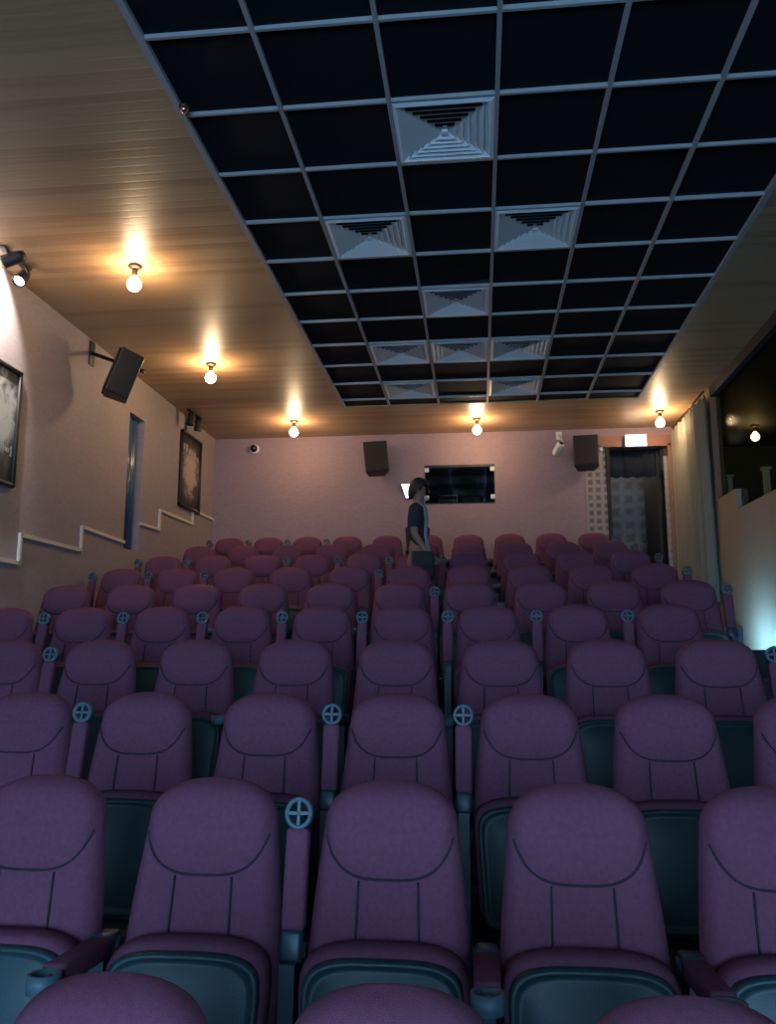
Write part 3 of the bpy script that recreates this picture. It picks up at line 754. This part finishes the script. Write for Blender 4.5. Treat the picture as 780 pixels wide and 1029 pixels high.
# local frame: x = facing direction (towards the right wall), y = away from camera, z up; 1.70 m tall
V=[];E_=[];Rr=[]
def jt(p, r, frm=None):
    V.append(p); Rr.append(r)
    if frm is not None: E_.append((frm,len(V)-1))
    return len(V)-1
pel=jt((0,0,.90),(.105,.13)); wai=jt((0,0,1.08),(.09,.12),pel); ch=jt((.005,0,1.28),(.105,.14),wai); nk=jt((.0,0,1.44),.055,ch); hd0=jt((.02,0,1.51),.062,nk)
hd1=jt((.028,0,1.59),(.088,.075),hd0); hd2=jt((.015,0,1.655),(.075,.065),hd1)
for s in (-1,1):
    hip=jt((0,s*.09,.84),.085,pel); kn=jt((.015 if s<0 else -.03,s*.095,.47),.058,hip); an=jt((-.02 if s<0 else -.06,s*.095,.09),.04,kn); to=jt((.14 if s<0 else .10,s*.10,.035),.033,an)
    sh=jt((.0,s*.165,1.39),.055,ch)
    if s<0: el=jt((-.015,-.215,1.12),.04,sh); wr=jt((.115,-.225,.93),.028,el)
    else: el=jt((-.05,.215,1.12),.04,sh); wr=jt((-.055,.215,.87),.028,el)
    dv = (Vector(V[wr])-Vector(V[el])).normalized(); pm=Vector(V[wr])+dv*.06; pi_=jt(tuple(pm),(.018,.03),wr)
    side = Vector((0,1,0)).cross(dv).normalized() if s<0 else Vector((1,0,0))
    for q in range(4):
        base = pm+dv*.02+side*(.024*(q-1.5)); l=(.06,.075,.07,.052)[q]
        a=jt(tuple(base),.009,pi_); c=jt(tuple(base+dv*l*.5+Vector((.012,0,0))),.0085,a); jt(tuple(base+dv*l*.8+Vector((.03,0,0))),.0075,c)
    th=jt(tuple(pm-dv*.02+Vector((.03,-s*.012,0))),.011,pi_); jt(tuple(pm+dv*.03+Vector((.045,-s*.014,0))),.009,th)
PX, PY = -.585, 8.06
pr = skin('person', V, E_, Rr, M['skin'], None, 2, pel)
pr.location = (PX, PY, FL[7]); pr.scale = (.975,)*3; pr['label']='person in a dark t-shirt standing among the rear rows, carrying a bag'; pr['category']='person'
# face features
for s in (-1,1):
    MB().lathe([(.001,-.009),(.007,-.006),(.009,0),(.007,.006),(.001,.009)],10,Matrix.Translation((.112,s*.032,1.605))).build('eye', M['black'], pr)
    MB().lathe([(.004,-.03),(.018,-.02),(.02,0),(.018,.02),(.004,.03)],10,Matrix.Translation((.015,s*.082,1.585)) @ Matrix.Diagonal((1,.5,1,1))).build('ear', M['skin'], pr)
MB().add([(.112,-.016,1.565),(.112,.016,1.565),(.112,0,1.61),(.142,0,1.568)],[(0,1,2),(0,3,2),(1,2,3),(0,1,3)],True).build('nose', M['skin'], pr)
# white face mask pulled to the chin
b=MB(); vs=[];fs=[]
for i in range(9):
    a=-.9+1.8*i/8
    for j,(r,z) in enumerate(((.080,1.525),(.088,1.505),(.078,1.488))): vs.append((.022+r*math.cos(a)*1.06, r*.86*math.sin(a), z))
for i in range(8):
    for j in range(2): fs.append((i*3+j,i*3+3+j,i*3+4+j,i*3+1+j))
o=b.add(vs,fs,True).build('face_mask', M['white'], pr); o.modifiers.new('t','SOLIDIFY').thickness=.004
# hair cap
b=MB(); vs=[];fs=[]
for j in range(9):
    t_=j/8*PI*.62
    for i in range(24):
        a=2*PI*i/24; back=max(0,-math.cos(a)); r=math.sin(t_)
        z=1.615+.112*math.cos(t_)-(.075*back*(j/8)**2)
        if math.cos(a)>.5: z=max(z,1.635)
        vs.append((.018+.112*r*math.cos(a), .096*r*math.sin(a), z))
for j in range(8): fs += [(j*24+i,j*24+(i+1)%24,(j+1)*24+(i+1)%24,(j+1)*24+i) for i in range(24)]
o=b.add(vs,fs,True).build('hair', M['hair'], pr); o.modifiers.new('t','SOLIDIFY').thickness=.012
# t-shirt and trousers
tv=[(0,0,.96),(0,0,1.08),(.005,0,1.28),(0,0,1.41)]+[(0,-.165,1.385),(-.008,-.2,1.25),(-.013,-.213,1.17),(0,.165,1.385),(-.02,.2,1.25),(-.04,.212,1.17)]
skin('t_shirt', tv,[(0,1),(1,2),(2,3),(2,4),(4,5),(5,6),(2,7),(7,8),(8,9)],[(.112,.138),(.112,.135),(.125,.155),(.075,.085),.072,.066,.062,.072,.066,.062],M['tee'],pr,2,1)
tv=[(0,0,1.0),(0,0,.90)]; te=[(0,1)]; tr=[(.108,.128),(.118,.14)]
for s in (-1,1):
    n0=len(tv); tv+=[(0,s*.09,.82),(.015 if s<0 else -.03,s*.095,.47),(-.02 if s<0 else -.06,s*.095,.12)]; te+=[(1,n0),(n0,n0+1),(n0+1,n0+2)]; tr+=[.102,.078,.066]
skin('trousers', tv,te,tr,M['trouser'],pr,2,1)
for s in (-1,1):
    x0=-.06 if s<0 else -.10
    MB().rbox(x0,x0+.26,s*.098-.045,s*.098+.045,0,.075,.025).build('shoe', M['black'], pr)
# bag carried at the front, pale strap over the shoulder
bg = empty('shoulder_bag', (PX+.07,PY-.30,FL[7]+.64), 'dark bag with a pale shoulder strap carried by the standing person', 'bag')
MB().rbox(-.10,.11,-.07,.045,.0,.27,.035,4).build('body', M['bag'], bg)
MB().rbox(-.095,.105,-.085,-.06,.12,.265,.012,3).build('flap', M['bag'], bg)
b=MB(); pts_=[(.06,-.03,.26),(.03,.03,.44),(.035,.09,.60),(.02,.12,.71),(-.05,.15,.785)]
vs=[];fs=[]
for p in pts_: vs += [(p[0]-.018,p[1]-.012,p[2]),(p[0]+.018,p[1]-.012,p[2])]
for i in range(len(pts_)-1): fs.append((2*i,2*i+1,2*i+3,2*i+2))
o=b.add(vs,fs,True).build('strap', M['strap'], bg); o.modifiers.new('t','SOLIDIFY').thickness=.005

# ------------------------------------------------------------------ world, camera, view
wd = bpy.data.worlds.new('world'); scene.world = wd; wd.use_nodes = True
wd.node_tree.nodes['Background'].inputs[0].default_value = (.01,.012,.018,1); wd.node_tree.nodes['Background'].inputs[1].default_value = .3
cd = bpy.data.cameras.new('camera'); co = bpy.data.objects.new('camera', cd); COL.objects.link(co)
cd.sensor_fit = 'VERTICAL'; cd.sensor_height = 36; cd.lens = 838/1029*36
cd.clip_start = .05
co.rotation_euler = (PI/2+ph_, 0, ps_)
scene.camera = co
scene.view_settings.view_transform = 'Standard'; scene.view_settings.look = 'None'
scene.view_settings.exposure = 0; scene.view_settings.gamma = 1; scene.view_settings.use_curve_mapping = False
scene.cycles.use_denoising = True
scene.cycles.sample_clamp_indirect = 4
